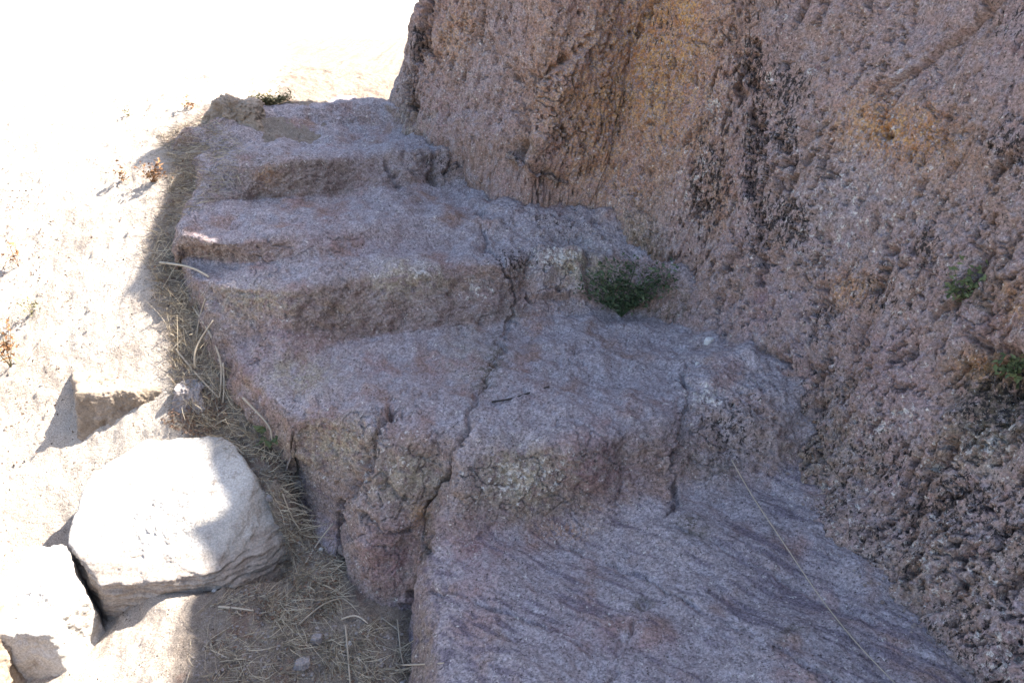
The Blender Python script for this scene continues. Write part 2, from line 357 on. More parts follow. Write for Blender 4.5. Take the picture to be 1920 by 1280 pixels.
_n = len(gp); K = tps(np.linalg.norm(gp[:, None, :2] - gp[None, :, :2], axis=2)) + 1e-6 * np.eye(_n)
_Q = np.c_[np.ones(_n), gp[:, :2]]; _A = np.block([[K, _Q], [_Q.T, np.zeros((3, 3))]])
_c = np.linalg.solve(_A, np.r_[gp[:, 2], 0, 0, 0])
def gz1(xy):
    xy = np.atleast_2d(xy); z = np.zeros(len(xy))
    for i in range(0, len(xy), 40000):
        q = xy[i:i + 40000]; z[i:i + 40000] = tps(np.linalg.norm(q[:, None] - gp[None, :, :2], axis=2)) @ _c[:_n] + np.c_[np.ones(len(q)), q] @ _c[_n:]
    far = sstep(4.5, 8, np.hypot(xy[:, 0] + .5, xy[:, 1] - 2.5))
    return z * (1 - far) + far * 1.0
_lx = np.arange(-9, 9.01, .04); _ly = np.arange(-4, 10.01, .04)
_LUT = gz1(np.stack(np.meshgrid(_lx, _ly, indexing='ij'), -1).reshape(-1, 2)).reshape(len(_lx), len(_ly))
def gz0(xy):
    xy = np.atleast_2d(xy); u = np.clip((xy[:, 0] + 9) / .04, 0, len(_lx) - 1.001); v = np.clip((xy[:, 1] + 4) / .04, 0, len(_ly) - 1.001)
    i = u.astype(int); j = v.astype(int); a = u - i; b = v - j
    return (_LUT[i, j] * (1 - a) + _LUT[i + 1, j] * a) * (1 - b) + (_LUT[i, j + 1] * (1 - a) + _LUT[i + 1, j + 1] * a) * b
def gz(xy):
    xy = np.atleast_2d(xy); p = np.c_[xy, np.zeros(len(xy))]
    return gz0(xy) + .022 * fbm(p * 3.1, 3) + .010 * fbm(p * 14, 3)
def on_ground(px, py):                   # ground point seen at a pixel
    z = .2
    for _ in range(14):
        q = at(px, py, min(z, 1.45)); z = .5 * z + .5 * float(gz(q[None, :2])[0])
    q = at(px, py, min(z, 1.45)); q[2] = float(gz(q[None, :2])[0]); return q
def axis(lo, hi, step, far, n):
    a = np.arange(lo, hi, step); g = (np.geomspace(step, far, n)); return np.r_[lo - np.cumsum(g)[::-1], a, hi - step + np.cumsum(g)]
gx = axis(-3.6, .9, .0075, 40, 46); gy = axis(.6, 5.0, .0085, 40, 46)
GX, GY = np.meshgrid(gx, gy, indexing='xy'); xy = np.c_[GX.ravel(), GY.ravel()]
Z = gz(xy); near = sstep(6, 4.6, np.hypot(xy[:, 0] + .8, xy[:, 1] - 2.4)); p3 = np.c_[xy, np.zeros(len(xy))]
Z += near * .004 * fbm(p3 * 50, 3, .6)
wv, wr = worley(np.c_[xy * 26, np.zeros(len(xy))]); Z += near * .012 * sstep(.34, .05, wv) * (wr > .62)
Z += (1 - near) * .5 * fbm(p3 * .12, 3) * sstep(8, 30, np.hypot(xy[:, 0], xy[:, 1] - 2))
V = np.c_[xy, Z]; gpx, gpy = proj(V)
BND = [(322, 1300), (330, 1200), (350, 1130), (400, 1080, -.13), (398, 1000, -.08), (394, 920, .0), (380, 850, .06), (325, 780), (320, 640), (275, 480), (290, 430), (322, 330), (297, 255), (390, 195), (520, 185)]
verge = sstep(-40, 30, gpx - np.interp(gpy, [p[1] for p in BND[::-1]], [p[0] for p in BND[::-1]]) + 14 * fbm(p3 * 5, 3)) * near  # litter mask cut along the shade edge, so soil in shade is painted darker
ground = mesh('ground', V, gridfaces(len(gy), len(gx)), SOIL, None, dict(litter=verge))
tag(ground, 'pale dusty ground, glaring white where the sun falls', kind='structure'); 

# ------------------------------------------------------------------ cliff
# stations along the foot of the wall: foot point, lean (x, y per metre of height), flare at the foot
W = [((1.7, -3.5, -.6), (.30, 0), .15, 30), ((1.25, -.3, -.3), (.30, .0), .15, 60), (at(2150, 1450, -.02), (.32, .02), .10, 90), (at(1810, 1285, .0), (.34, .06), .11, 100), (at(1620, 1085, .03), (.34, .08), .11, 130), (at(1495, 905, .10), (.32, .10), .09, 110),
     (at(1445, 690, .33), (.30, .14), .10, 90), (at(1285, 592, .35), (.26, .18), .06, 90), (at(1225, 470, .57), (.22, .18), .06, 90), (at(1130, 360, .71), (.18, .20), .06, 90), (at(995, 305, .85), (.12, .16), .02, 50),
     (at(962, 285, .88), (.12, .18), .04, 90), (at(850, 258, .90), (.20, .14), .05, 80), (at(770, 215, .97), (.28, .10), .03, 40), (at(745, 196, 1.01), (.28, .10), .02, 40), (at(708, 186, 1.02), (.36, .10), .03, 60), ((-.30, 4.75, 1.0), (.2, .02), .03, 40), ((-.05, 5.0, 1.0), (.1, -.1), .03, 30), ((2.5, 6.0, .9), (.2, .1), .05, 1)]
B = np.array([w[0] for w in W]); LN = np.array([w[1] for w in W]); FL = np.array([w[2] for w in W])
cnt = [w[3] for w in W[:-1]]; ts = np.concatenate([i + np.linspace(0, 1, c, endpoint=False) for i, c in enumerate(cnt)] + [[len(W) - 1]])
ii = np.arange(len(W)); base = np.stack([np.interp(ts, ii, B[:, k]) for k in range(3)], 1); lean = np.stack([np.interp(ts, ii, LN[:, k]) for k in range(2)], 1); fl = np.interp(ts, ii, FL)
corner = np.interp(ts, ii, [0] * 10 + [1, 1] + [0] * 7)
base = blur(base, 9, 0); lean = blur(lean, 12, 0); fl = blur(fl, 12, 0)
# the height of the wall follows the edge of the shade on the ground
def land(q):
    tau = np.zeros(len(q))
    for _ in range(7): s_ = q - SUND * tau[:, None]; tau += np.clip((s_[:, 2] - gz0(s_[:, :2])) / SUND[2], -1, 6)
    return q - SUND * tau[:, None]
bw = np.array([on_ground(*p) if len(p) == 2 else land(at(*p)[None])[0] for p in BND]); o_ = np.argsort(bw[:, 1]); bw = bw[o_]
for p in [(485, 800, .25), (435, 715, .28), (345, 518, .53), (324, 440, .665), (325, 400, .70), (345, 306, .84), (300, 248, .945)]:   # the stairs lie wholly in shade
    q = land(at(*p)[None])[0]
    q[0] -= .03
    if q[0] < np.interp(q[1], bw[:, 1], bw[:, 0]): bw = np.insert(bw, np.searchsorted(bw[:, 1], q[1]), q, 0)
bw_y = np.r_[bw[0, 1] - 3, bw[:, 1], bw[-1, 1] + .3, bw[-1, 1] + 3]; bw_x = np.r_[bw[0, 0] - .1, bw[:, 0], -.2, 2.5]
def leanh(h): return np.where(h < 1.6, h, 1.6 + .45 * (1 - np.exp(-(np.asarray(h) - 1.6) / .45)))
def wallpt(h):
    ld = lean / np.linalg.norm(lean, axis=1)[:, None]
    off = lean * leanh(h) + ld * (fl * (1 - math.exp(-max(h, 0) / .22)))[:, None]
    return np.c_[base[:, :2] + off, base[:, 2] + h]
H = np.full(len(ts), 1.2); done = np.zeros(len(ts), bool)
for h in np.arange(.6, 5.5, .04):
    q = wallpt(h); tau = np.zeros(len(q))
    for _ in range(6): s_ = q - SUND * tau[:, None]; tau += np.clip((s_[:, 2] - gz0(s_[:, :2])) / SUND[2], -1, 6)
    s_ = q - SUND * tau[:, None]; ok = s_[:, 0] > np.interp(s_[:, 1], bw_y, bw_x)
    done |= ~ok & (h > 1.2); H[~done] = h
minz = 1.0 + .75; H = np.minimum(np.maximum(H, np.maximum(minz - base[:, 2], .7)), 3.7 - base[:, 2]) + .22; H = blur(H, 6, 0)
Hraw = H.copy()
hr = np.r_[np.linspace(-.35, 0, 30, endpoint=False), np.linspace(0, 1, 560, endpoint=False)]
hv = []
for i in range(len(ts)):
    vis = min(1.75, H[i] - .05)
    hv.append(np.r_[np.linspace(-.35, 0, 24, endpoint=False), np.linspace(0, vis, 600, endpoint=False), np.linspace(vis, H[i], 60)])
hv = np.array(hv).T                                                     # rows = height, columns = along
off = lean[None] * leanh(hv)[..., None] + (lean / np.linalg.norm(lean, axis=1)[:, None])[None] * (fl[None] * (1 - np.exp(-np.maximum(hv, 0) / .22)))[..., None]
CG = np.concatenate([base[None, :, :2] + off, (base[None, :, 2] + hv)[..., None]], 2)
back = np.cumsum(np.geomspace(.02, 1.2, 16))
top = CG[-1]; ld = lean / np.linalg.norm(lean, axis=1)[:, None]
CG = np.concatenate([CG, np.stack([np.c_[top[:, :2] + ld * b_, top[:, 2] - .10 * b_ + .05 * (1 - math.exp(-b_ * 8))] for b_ in back], 0)], 0)
CG = blur(CG, 3, 0)
N = gridnormal(CG); 
if N[300, 300, 0] > 0: N = -N
shc = CG.shape[:2]; P = CG.reshape(-1, 3); Nf = N.reshape(-1, 3); px, py = proj(P)
ulen = np.r_[0, np.cumsum(np.linalg.norm(np.diff(base, axis=0), axis=1))]
U = np.broadcast_to(ulen[None], shc).ravel(); Hh = np.concatenate([hv, hv[-1:] + back[:, None]], 0).ravel()
qx = px + 12 * fbm(P * 5, 3); qy = py + 12 * fbm(P * 5 + 30, 3)
T = np.c_[U, Hh, np.zeros(len(U))]
skew = np.c_[U + .12 * Hh, Hh, fbm(P * 2, 2) * .1]
vis = sstep(1.9, 1.7, Hh)
foot = sstep(.75, .05, Hh) * sstep(1150, 1500, px)
d = .048 * fbm(P * 1.7 + 4, 3) + .010 * fbm(P * 5.5, 3)
fac = fbm(skew * np.array([7, 4, 6]) + 31, 2)                           # flat scales of rock, stepped against each other
d += .009 * (np.floor(fac * 3.2) + sstep(.75, 1, (fac * 3.2) % 1.0)) / 1.6
d += .020 * ridged(skew * np.array([7.5, 1.6, 5]) + 3, 3) * .6
d += .006 * fbm(skew * np.array([38, 15, 28]), 4, .62)
d += (.003 + .004 * foot) * fbm(P * 52, 3, .6) + .014 * foot * fbm(P * 15, 3, .6)
pit = np.clip(blobs(px, py, [(1420, 180, 60, 150, -6), (1420, 420, 70, 160, 8), (1330, 330, 70, 120, 0, .6), (1480, 300, 90, 220, 0, .7), (1230, 200, 60, 160, 0, .4), (1650, 520, 160, 160, 0, .6), (1850, 430, 80, 140, 0, .8), (1800, 850, 160, 160), (1500, 820, 160, 160, 0, .8),
                       (1700, 1050, 220, 160, 0, .8), (1890, 720, 70, 60), (780, 120, 22, 90)]) + .22, 0, 1)
wp = np.c_[fbm(P * 16, 3), fbm(P * 16 + 7, 3), fbm(P * 16 + 13, 3)]
vm = .35 + .85 * sstep(-.30, .35, fbm(P * 2.4 + 70, 3))
fis = np.abs(perlin(skew * np.array([6, 2.6, 5]) + .35 * wp)); d -= .018 * sstep(.05, .01, fis) * sstep(-.05, .35, fbm(P * 2.7 + 77, 2)) * vis
pit = np.clip(pit * vm, 0, 1)
cv = fbm(skew * np.array([26, 9, 20]) + .25 * wp, 4, .62)               # jagged cavities, many sizes
d -= .055 * sstep(.68 - .40 * pit, .88 - .40 * pit, cv) * (.45 + .55 * pit) * vis
cv2 = fbm(skew * np.array([48, 20, 40]) + 50, 3, .6)
d -= .026 * sstep(.66 - .30 * pit, .82 - .30 * pit, cv2) * vis
w, rid = worley(skew * np.array([58, 26, 50]) + .9 * wp + 9)
d -= .012 * sstep(.40, .1, w) * (rid < .12 + .25 * pit) * vis
ck = np.clip(.5 + 1.1 * fbm(P * 14 + 8, 3, .6), 0, 1.5); cx_ = px + 22 * fbm(P * 10, 4, .65); cy_ = py + 22 * fbm(P * 10 + 40, 4, .65)
for pts, wd, dep in [
    ([(1235, 0), (1190, 60), (1060, 110), (1008, 150), (992, 220), (985, 300)], 9, .04), ([(935, 100), (975, 130), (1000, 155)], 10, .04), ([(795, -20), (797, 90), (778, 150), (765, 210)], 14, .16),
    ([(1408, 90), (1398, 180), (1425, 260), (1408, 330), (1420, 400)], 10, .06), ([(1330, 330), (1300, 420)], 8, .04), ([(1920, 230), (1880, 290), (1850, 310), (1830, 400)], 8, .05), ([(1560, 550), (1520, 620), (1470, 690)], 8, .04),
    ([(1745, 450), (1700, 510)], 10, .05), ([(1850, 470), (1800, 560), (1720, 600)], 9, .05), ([(1830, 640), (1870, 670), (1930, 668)], 10, .06), ([(1612, 608), (1628, 640), (1590, 660)], 6, .04), ([(1790, 230), (1740, 200)], 6, .02)]:
    d -= dep * ck * np.exp(-(seg(cx_, cy_, pts) / (wd * (.7 + .4 * ck))) ** 2)
# fallen flake at the upper right: the rock above the diagonal stands proud of the rock below it
fx = np.array([(1650, 168), (1720, 130), (1790, 75), (1860, 5), (1900, -60)])
fy = cy_ * .4 + qy * .6 - np.interp(qx, fx[:, 0], fx[:, 1]); below = sstep(-3, 4, fy) * sstep(1630, 1690, qx) * np.exp(-np.maximum(fy, 0) / 70)
d -= .016 * below * vis
d += .014 * (1 - sstep(-3, 4, fy)) * np.exp(-np.maximum(-fy, 0) / 110) * sstep(1630, 1700, qx) * vis
d -= .030 * np.exp(-(fy / 3.5) ** 2) * sstep(1640, 1690, qx) * vis
sx_ = np.interp(qy, [60, 110, 150, 220, 300, 330], [1120, 1060, 1010, 994, 988, 985]); sw_ = sstep(40, 120, qy) * sstep(345, 305, qy) * vis
d += sw_ * (.060 * sstep(-5, 6, qx - sx_) * np.exp(-np.maximum(qx - sx_, 0) / 170) - .030 * sstep(6, -4, qx - sx_) * np.exp(-np.maximum(sx_ - qx, 0) / 45))
# far buttress left of the seam stands back, its left strip further back
butt = np.interp(ts, [10, 10.5, 11], [0, .5, 1])[None].repeat(shc[0], 0).ravel()
d += .045 * blobs(qx, qy, [(870, 120, 80, 110), (880, 250, 90, 50), (1090, 180, 70, 130), (1140, 380, 60, 60, 0, .6)])
d -= .05 * np.interp(ts, [13.2, 13.6], [0, 1])[None].repeat(shc[0], 0).ravel()
d -= .07 * blobs(qx, qy, [(978, 280, 14, 22), (1885, 730, 60, 55, 0, 1.5), (1150, 520, 60, 30), (1640, 545, 12, 10), (1672, 470, 12, 8), (1672, 258, 9, 9)])
P = P + Nf * d[:, None]
hi = np.where(P[:, 2] > 1.62)[0]                                        # above the frame: the crest keeps clear of the sunlit ground
for _ in range(3):
    s_ = land(P[hi]); v_ = np.interp(s_[:, 1], bw_y, bw_x) + .02 * fbm(np.c_[s_[:, 1] * 5, Hh[hi] * 0, s_[:, 1] * 0], 4, .6) - s_[:, 0]
    P[hi, 0] += np.maximum(v_, 0) * sstep(1.62, 1.75, P[hi, 2])
att = dict(
    tread=np.clip(blobs(qx, qy, [(1380, 220, 40, 50, 0, .5), (1620, 330, 90, 160, 30, .5), (900, 150, 70, 100, 0, .5), (1240, 420, 90, 60, 0, .4), (1500, 620, 120, 80, 0, .3), (740, 120, 40, 140, 0, .6)]), 0, 1),
    lichen=np.clip(blobs(qx, qy, [(1750, 1080, 260, 140, 0, .25), (760, 230, 70, 50, 0, .5), (1840, 850, 120, 90, 0, .4), (1150, 430, 80, 50, 0, .5), (1500, 850, 150, 120, 0, .4)]) + .12, 0, 1),
    red=np.clip(blobs(qx, qy, [(1440, 560, 30, 60, 0, .8), (1480, 700, 60, 60, 0, .5), (1880, 600, 60, 60, 0, .7), (1650, 680, 120, 60, 0, .4), (860, 200, 90, 50, 0, .4), (1400, 260, 40, 120, 0, .5), (1900, 95, 12, 12), (1535, 120, 10, 10)]) + .1, 0, 1),
    orange=np.clip(blobs(qx, qy, [(1230, 110, 150, 230, 0, .95), (1130, 200, 140, 200, 0, .8), (860, 60, 60, 90, 0, .55), (1290, 50, 50, 120, 0, 1), (1680, 250, 110, 70, 20, 1), (1740, 250, 40, 70, 0, .9), (1600, 550, 60, 40, 0, .6), (1840, 690, 50, 30, 0, .8), (1160, 330, 110, 80, 0, .55), (1080, 330, 80, 60, 0, .5), (1040, 230, 60, 90, 0, .5), (1900, 560, 40, 60, 0, .5), (1350, 330, 40, 130, 0, .4)]), 0, 1),
    pale=np.clip(blobs(qx, qy, [(1340, 200, 16, 24), (1440, 155, 14, 14), (1525, 120, 12, 12), (1310, 330, 30, 60, 0, .5), (1660, 800, 30, 16, 0, .9), (1700, 780, 20, 14), (1860, 830, 60, 40, 0, .9), (1750, 880, 20, 14), (1500, 950, 160, 90, 0, .35), (1780, 1050, 140, 100, 0, .4), (1890, 1230, 50, 60, 0, .7), (1620, 400, 160, 160, 0, .30)]) + .15, 0, 1),
    moss_dark=np.clip(blobs(qx, qy, [(1200, 480, 40, 60, 0, .9), (1150, 560, 90, 30), (1870, 725, 80, 60, 0, 1.4), (1820, 550, 70, 50, 0, .8), (1870, 790, 80, 60, 0, 1.1), (1260, 580, 60, 16, 0, .9), (990, 280, 14, 20, 0, .8), (1540, 860, 80, 120, 0, .3)]), 0, 1),
    dark=np.clip(blobs(qx, qy, [(1415, 130, 40, 70), (1480, 170, 60, 60), (1420, 320, 34, 170, 0, 1.15), (1470, 420, 70, 60, 0, 1.1), (1330, 340, 34, 90, 0, 1.05), (1480, 250, 40, 60, 0, 1.1), (1890, 270, 50, 60, 0, .7), (1740, 470, 30, 40), (1860, 760, 70, 70), (1800, 950, 140, 100, 0, .75), (1640, 860, 120, 90, 0, .6), (1500, 800, 120, 140, 0, .6), (1900, 30, 50, 50, 0, .7), (782, 110, 16, 80), (1250, 60, 30, 90, 0, .5), (1850, 1180, 120, 120, 0, .6), (1900, 1000, 120, 120, 0, .65), (1700, 1000, 160, 120, 0, .6), (1560, 960, 90, 100, 0, .6), (1650, 560, 60, 60, 0, .6), (1540, 600, 40, 60, 0, .6), (1730, 1180, 80, 60, 0, .6)]) + .25, 0, 1))
CG = P.reshape(*shc, 3)
CORI = np.array([1.2, 2.5, 0.0])
cliff = empty('rock_cliff', CORI); tag(cliff, 'tall pitted reddish brown rock cliff with orange lichen leaning over the stairs', 'cliff')
def wpatch(name, c0, c1, lab=None):
    sub = CG[:, c0:c1 + 1]; A = {k: v.reshape(shc)[:, c0:c1 + 1] for k, v in att.items()}
    o = mesh(name, sub.reshape(-1, 3) - CORI, gridfaces(sub.shape[0], sub.shape[1]), ROCK, cliff, A)
    if lab: o['label'] = lab
    return o
ca, cb = int(np.searchsorted(ts, 10.5)), int(np.searchsorted(ts, 13.4))
wpatch('rock_face', 0, ca, 'main pitted rock face with orange and dark streaks')
wpatch('buttress', ca, cb, 'smoother rounded buttress beyond the seam')
wpatch('outer_slab', cb, shc[1] - 1, 'grey outer edge of the cliff against the glare')

# ------------------------------------------------------------------ ray casting on what is built
from mathutils.bvhtree import BVHTree
from mathutils import Vector
def bvh(Gd, st):
    g = Gd[::st, ::st]; n, m = g.shape[:2]
    return BVHTree.FromPolygons([tuple(v) for v in g.reshape(-1, 3)], gridfaces(n, m).tolist())
BV = {'stair': bvh(STEPMESH, 4), 'cliff': bvh(CG[:-10], 4)}
gs = (slice(None, None, 4), slice(None, None, 4))
BV['ground'] = bvh(V.reshape(len(gy), len(gx), 3), 4)
def hit(px, py, only=None):
    d = FPX * FWD + (px - 960) * RT + (640 - py) * UP; d = Vector(d / np.linalg.norm(d)); best = None
    for k, b in BV.items():
        if only and k not in only: continue
        l, n, i, t = b.ray_cast(Vector(EYE), d)
        if l and (best is None or t < best[2]): best = (np.array(l), np.array(n), t)
    if best is None: return at(px, py, 0), np.array([0, 0, 1.]), 2
    if np.dot(best[1], np.array(d)) > 0: best = (best[0], -best[1], best[2])
    return best

# ------------------------------------------------------------------ rocks
def sphere_dirs(n):
    u = np.linspace(-1, 1, n); a, b = np.meshgrid(u, u, indexing='ij'); one = np.ones_like(a)
    Vs, Fs = [], []
    for f in range(6):
        q = [(one, a, b), (-one, b, a), (b, one, a), (a, -one, b), (a, b, one), (b, a, -one)][f]
        p = np.stack(q, -1).reshape(-1, 3); p = np.tan(p * math.pi / 4); Vs.append(p / np.linalg.norm(p, axis=1)[:, None]); Fs.append(gridfaces(n, n) + f * n * n)
    return np.concatenate(Vs), np.concatenate(Fs)
def weld(Vv, F):
    key = np.round(Vv * 1e5).astype(np.int64); _, idx, inv = np.unique(key, axis=0, return_index=True, return_inverse=True)
    return idx, inv.ravel()[F]
_cache = {}
def dirs(n):
    if n not in _cache:
        D, F = sphere_dirs(n); idx, F2 = weld(D, F); _cache[n] = (D[idx], F2)
    return _cache[n]
def rock(name, loc, planes, mat, seed=0, n=90, p=16, rough=.018, layer=False, parent=None):
    D, F = dirs(n); acc = np.zeros(len(D))
    for nv, dist in planes:
        nv = np.array(nv, float); nv /= np.linalg.norm(nv); acc += np.maximum(D @ nv / dist, 0) ** p
    r = acc ** (-1 / p); Vr = D * r[:, None]; size = r.mean()
    k = seed * 7.7; dd = rough * (fbm(Vr / size * 1.6 + k, 3) + .5 * fbm(Vr / size * 6 + k, 4, .6))
    lay = np.zeros(len(D))
    if layer:
        side = sstep(.12, -.12, D[:, 2] + .12 * fbm(D * 3, 3)) * sstep(-.2, .2, -D[:, 1] + .3 * D[:, 0]); zz = Vr[:, 2] + .06 * Vr[:, 0] + .012 * fbm(Vr * 9, 3)
        dd = dd + side * (.002 * np.abs(((zz / .045 + 1.5 * fbm(Vr * 6, 2)) % 1.0) - .5) * 2 - .004 + .009 * fbm(np.c_[Vr[:, 0] * 4, Vr[:, 1] * 4, zz * 60], 3)); lay = side
    Vr = Vr * (1 + dd / np.maximum(r, 1e-3))[:, None]
    o = mesh(name, Vr, F, mat, parent, dict(layer=lay, vary=np.zeros(len(D)))); o.location = tuple(loc); return o

bl = at(322, 985, .0)
o = rock('boulder', at(325, 955, -.05) + np.array([0.01, 0, -.055]), [((-.03, -.45, .89), .083), ((0, 0, -1), .26), ((-1, -.1, .1), .325), ((.1, -1, -.15), .25), ((1, -.25, .22), .345), ((.0, 1, .30), .265), ((.80, -.62, .10), .315), ((-.7, -.75, .0), .30), ((.7, .7, .4), .33), ((-.75, .7, .25), .31), ((.62, -.45, .62), .215), ((.75, .35, .55), .285)], PALE_STONE, 3, 150, 60, .012, True)
tag(o, 'big pale boulder with a layered brown front, half in sun beside the stairs', 'boulder')
q = at(88, 1125, -.20)
o = rock('flat_stone', q, [((0, -.35, 1), .055), ((0, 0, -1), .2), ((-1, .15, .1), .13), ((.80, .6, .15), .105), ((0, 1, .2), .16), ((.05, -1, .1), .15), ((1, -.35, .15), .14)], PALE_STONE, 5, 80, 30, .009)
tag(o, 'flat pale sunlit stone in front and left of the big boulder', 'stone')
q = at(240, 755, .13)
o = rock('embedded_rock', q, [((.08, .0, 1), .095), ((0, 0, -1), .2), ((-.8, -.45, .12), .17), ((.25, -1, .2), .10), ((1, -.2, .3), .19), ((0, 1, .4), .2), ((-.5, .8, .4), .18)], BROWN_STONE, 9, 80, 26, .012)
tag(o, 'sunlit rock with shaded brown front faces, half buried on the bright slope', 'rock')
q = hit(358, 722, ('ground',))[0] - np.array([0, 0, .025])
o = rock('half_buried_stone', q, [((0, -.2, 1), .04), ((0, 0, -1), .15), ((-1, 0, .3), .05), ((1, 0, .3), .05), ((0, -1, .4), .06), ((0, 1, .4), .07)], GREY_STONE, 12, 50, 14, .014)
tag(o, 'grey stone half buried in dry grass between sunlit rock and stairs', 'stone')
q = hit(432, 214, ('stair',))[0] + np.array([0, .05, .0])
o = rock('skyline_rock', q, [((.1, -.1, 1), .055), ((0, 0, -1), .1), ((-1, 0, .5), .10), ((1, 0, .35), .12), ((0, -1, .5), .07), ((0, 1, .4), .08)], BROWN_STONE, 14, 60, 10, .02)
tag(o, 'low dark rock on the skyline at the upper left end of the stairs', 'rock')
q = at(0, 1225, -.24)  # added stone in place of the shadowed gap at the left edge
o = rock('gap_shade_stone', q + np.array([-.12, 0, 0]), [((.1, -.2, 1), .12), ((0, 0, -1), .2), ((-1, 0, .2), .2), ((1, .1, .3), .12), ((0, -1, .2), .14), ((0, 1, .2), .14)], BROWN_STONE, 17, 60, 18, .02)
tag(o, 'added stone standing in for the shadow at the left edge, beside the flat pale stone', 'stone')

def pebble(px, py, r, mat, name, label, group=None, seed=1, only=None):
    l, n, t = hit(px, py, only); s = r * t / FPX
    rs = np.random.default_rng(seed)
    pl = [(v, s * (.8 + .35 * rs.random()) * (.6 if abs(v[2]) > .8 else 1)) for v in [(0, 0, 1), (0, 0, -1), (1, .2, .2), (-1, .1, .3), (.2, 1, .3), (-.1, -1, .3), (.7, -.7, .4), (-.7, .6, .4)]]
    o = rock(name, l + n * s * .25, pl, mat, seed, 14, 8, s * .12); tag(o, label, 'pebble', group); return o
pebble(1330, 640, 9, WHITE_STONE, 'white_pebble', 'white pebble on the long tread under the cliff', seed=2)
pebble(568, 1242, 12, GREY_STONE, 'pebble', 'round grey pebble on soil near the bottom edge, left of the pale upright stalk', seed=3)
pebble(592, 1198, 10, GREY_STONE, 'pebble', 'grey pebble just above and right of the round grey one', seed=4)
pebble(402, 1108, 4, WHITE_STONE, 'white_pebble', 'tiny white pebble under the front corner of the big boulder', seed=5)
pebble(602, 1030, 4, WHITE_STONE, 'white_pebble', 'tiny white pebble on litter right of the big boulder', seed=6)
pebble(1308, 682, 3.5, WHITE_STONE, 'white_pebble', 'tiny white speck of stone below the white pebble on the tread', seed=7)
pebble(655, 1207, 5, WHITE_STONE, 'white_pebble', 'small white pebble beside the top of the pale upright stalk', seed=8)
pebble(560, 905, 8, GREY_STONE, 'pebble', 'grey pebble at the foot of the cracked block', seed=9)
pebble(508, 932, 7, GREY_STONE, 'pebble', 'grey pebble by the right shoulder of the big boulder', seed=10)

# ------------------------------------------------------------------ stalks, twigs
def tube(pts, r0, r1, nseg=6, fine=5):
    pts = np.array(pts, float); t = np.linspace(0, len(pts) - 1, (len(pts) - 1) * fine + 1)
    C = np.stack([np.interp(t, np.arange(len(pts)), pts[:, k]) for k in range(3)], 1)
    if len(C) > 8: C = blur(C, 1.8, 0)
    tg = np.gradient(C, axis=0); tg /= np.linalg.norm(tg, axis=1)[:, None] + 1e-9
    a = np.cross(tg, [0.3, .2, .93]); a /= np.linalg.norm(a, axis=1)[:, None] + 1e-9; b = np.cross(tg, a)
    rr = np.linspace(r0, r1, len(C)); th = np.linspace(0, 2 * math.pi, nseg, endpoint=False)
    Vt = (C[:, None] + rr[:, None, None] * (np.cos(th)[None, :, None] * a[:, None] + np.sin(th)[None, :, None] * b[:, None])).reshape(-1, 3)
    F = []
    for i in range(len(C) - 1):
        for j in range(nseg): F.append((i * nseg + j, i * nseg + (j + 1) % nseg, (i + 1) * nseg + (j + 1) % nseg, (i + 1) * nseg + j))
    F.append(tuple(range(nseg))[::-1]); F.append(tuple(range((len(C) - 1) * nseg, len(C) * nseg)))
    return Vt, F
def stalk(name, pix, w, mat, label, cat, lift=.012, group=None, vary=.6):
    pts = []
    for i, p in enumerate(pix):
        l, n, t = hit(p[0], p[1]); k = p[2] if len(p) > 2 else lift; pts.append(l + (EYE - l) / t * k)
    t0 = np.linalg.norm(pts[0] - EYE); r = w * .66 * t0 / FPX / 2
    Vt, F = tube(pts, r, r * .7); o = mesh(name, Vt, F, mat, None, dict(vary=np.full(len(Vt), vary)), True, pts[0]); tag(o, label, cat, group); return o
stalk('twig', [(922, 753), (958, 748), (990, 737), (1030, 724)], 6, TWIG, 'short dark twig lying on the long tread', 'twig', .006)
stalk('grass_stalk', [(1372, 862, .03), (1410, 930, .035), (1465, 1010, .03), (1530, 1110, .025), (1600, 1200, .02), (1680, 1282, .012)], 3.2, STALK, 'very long thin straw bent across the streaked slab', 'stalk', vary=.4)
stalk('dry_stick', [(300, 492), (345, 497), (372, 506), (392, 519)], 7, STALK, 'pale bent stick poking out of the verge onto the second tread', 'stick', .03, vary=.9)
SG = 'dry stalks lying in the verge'
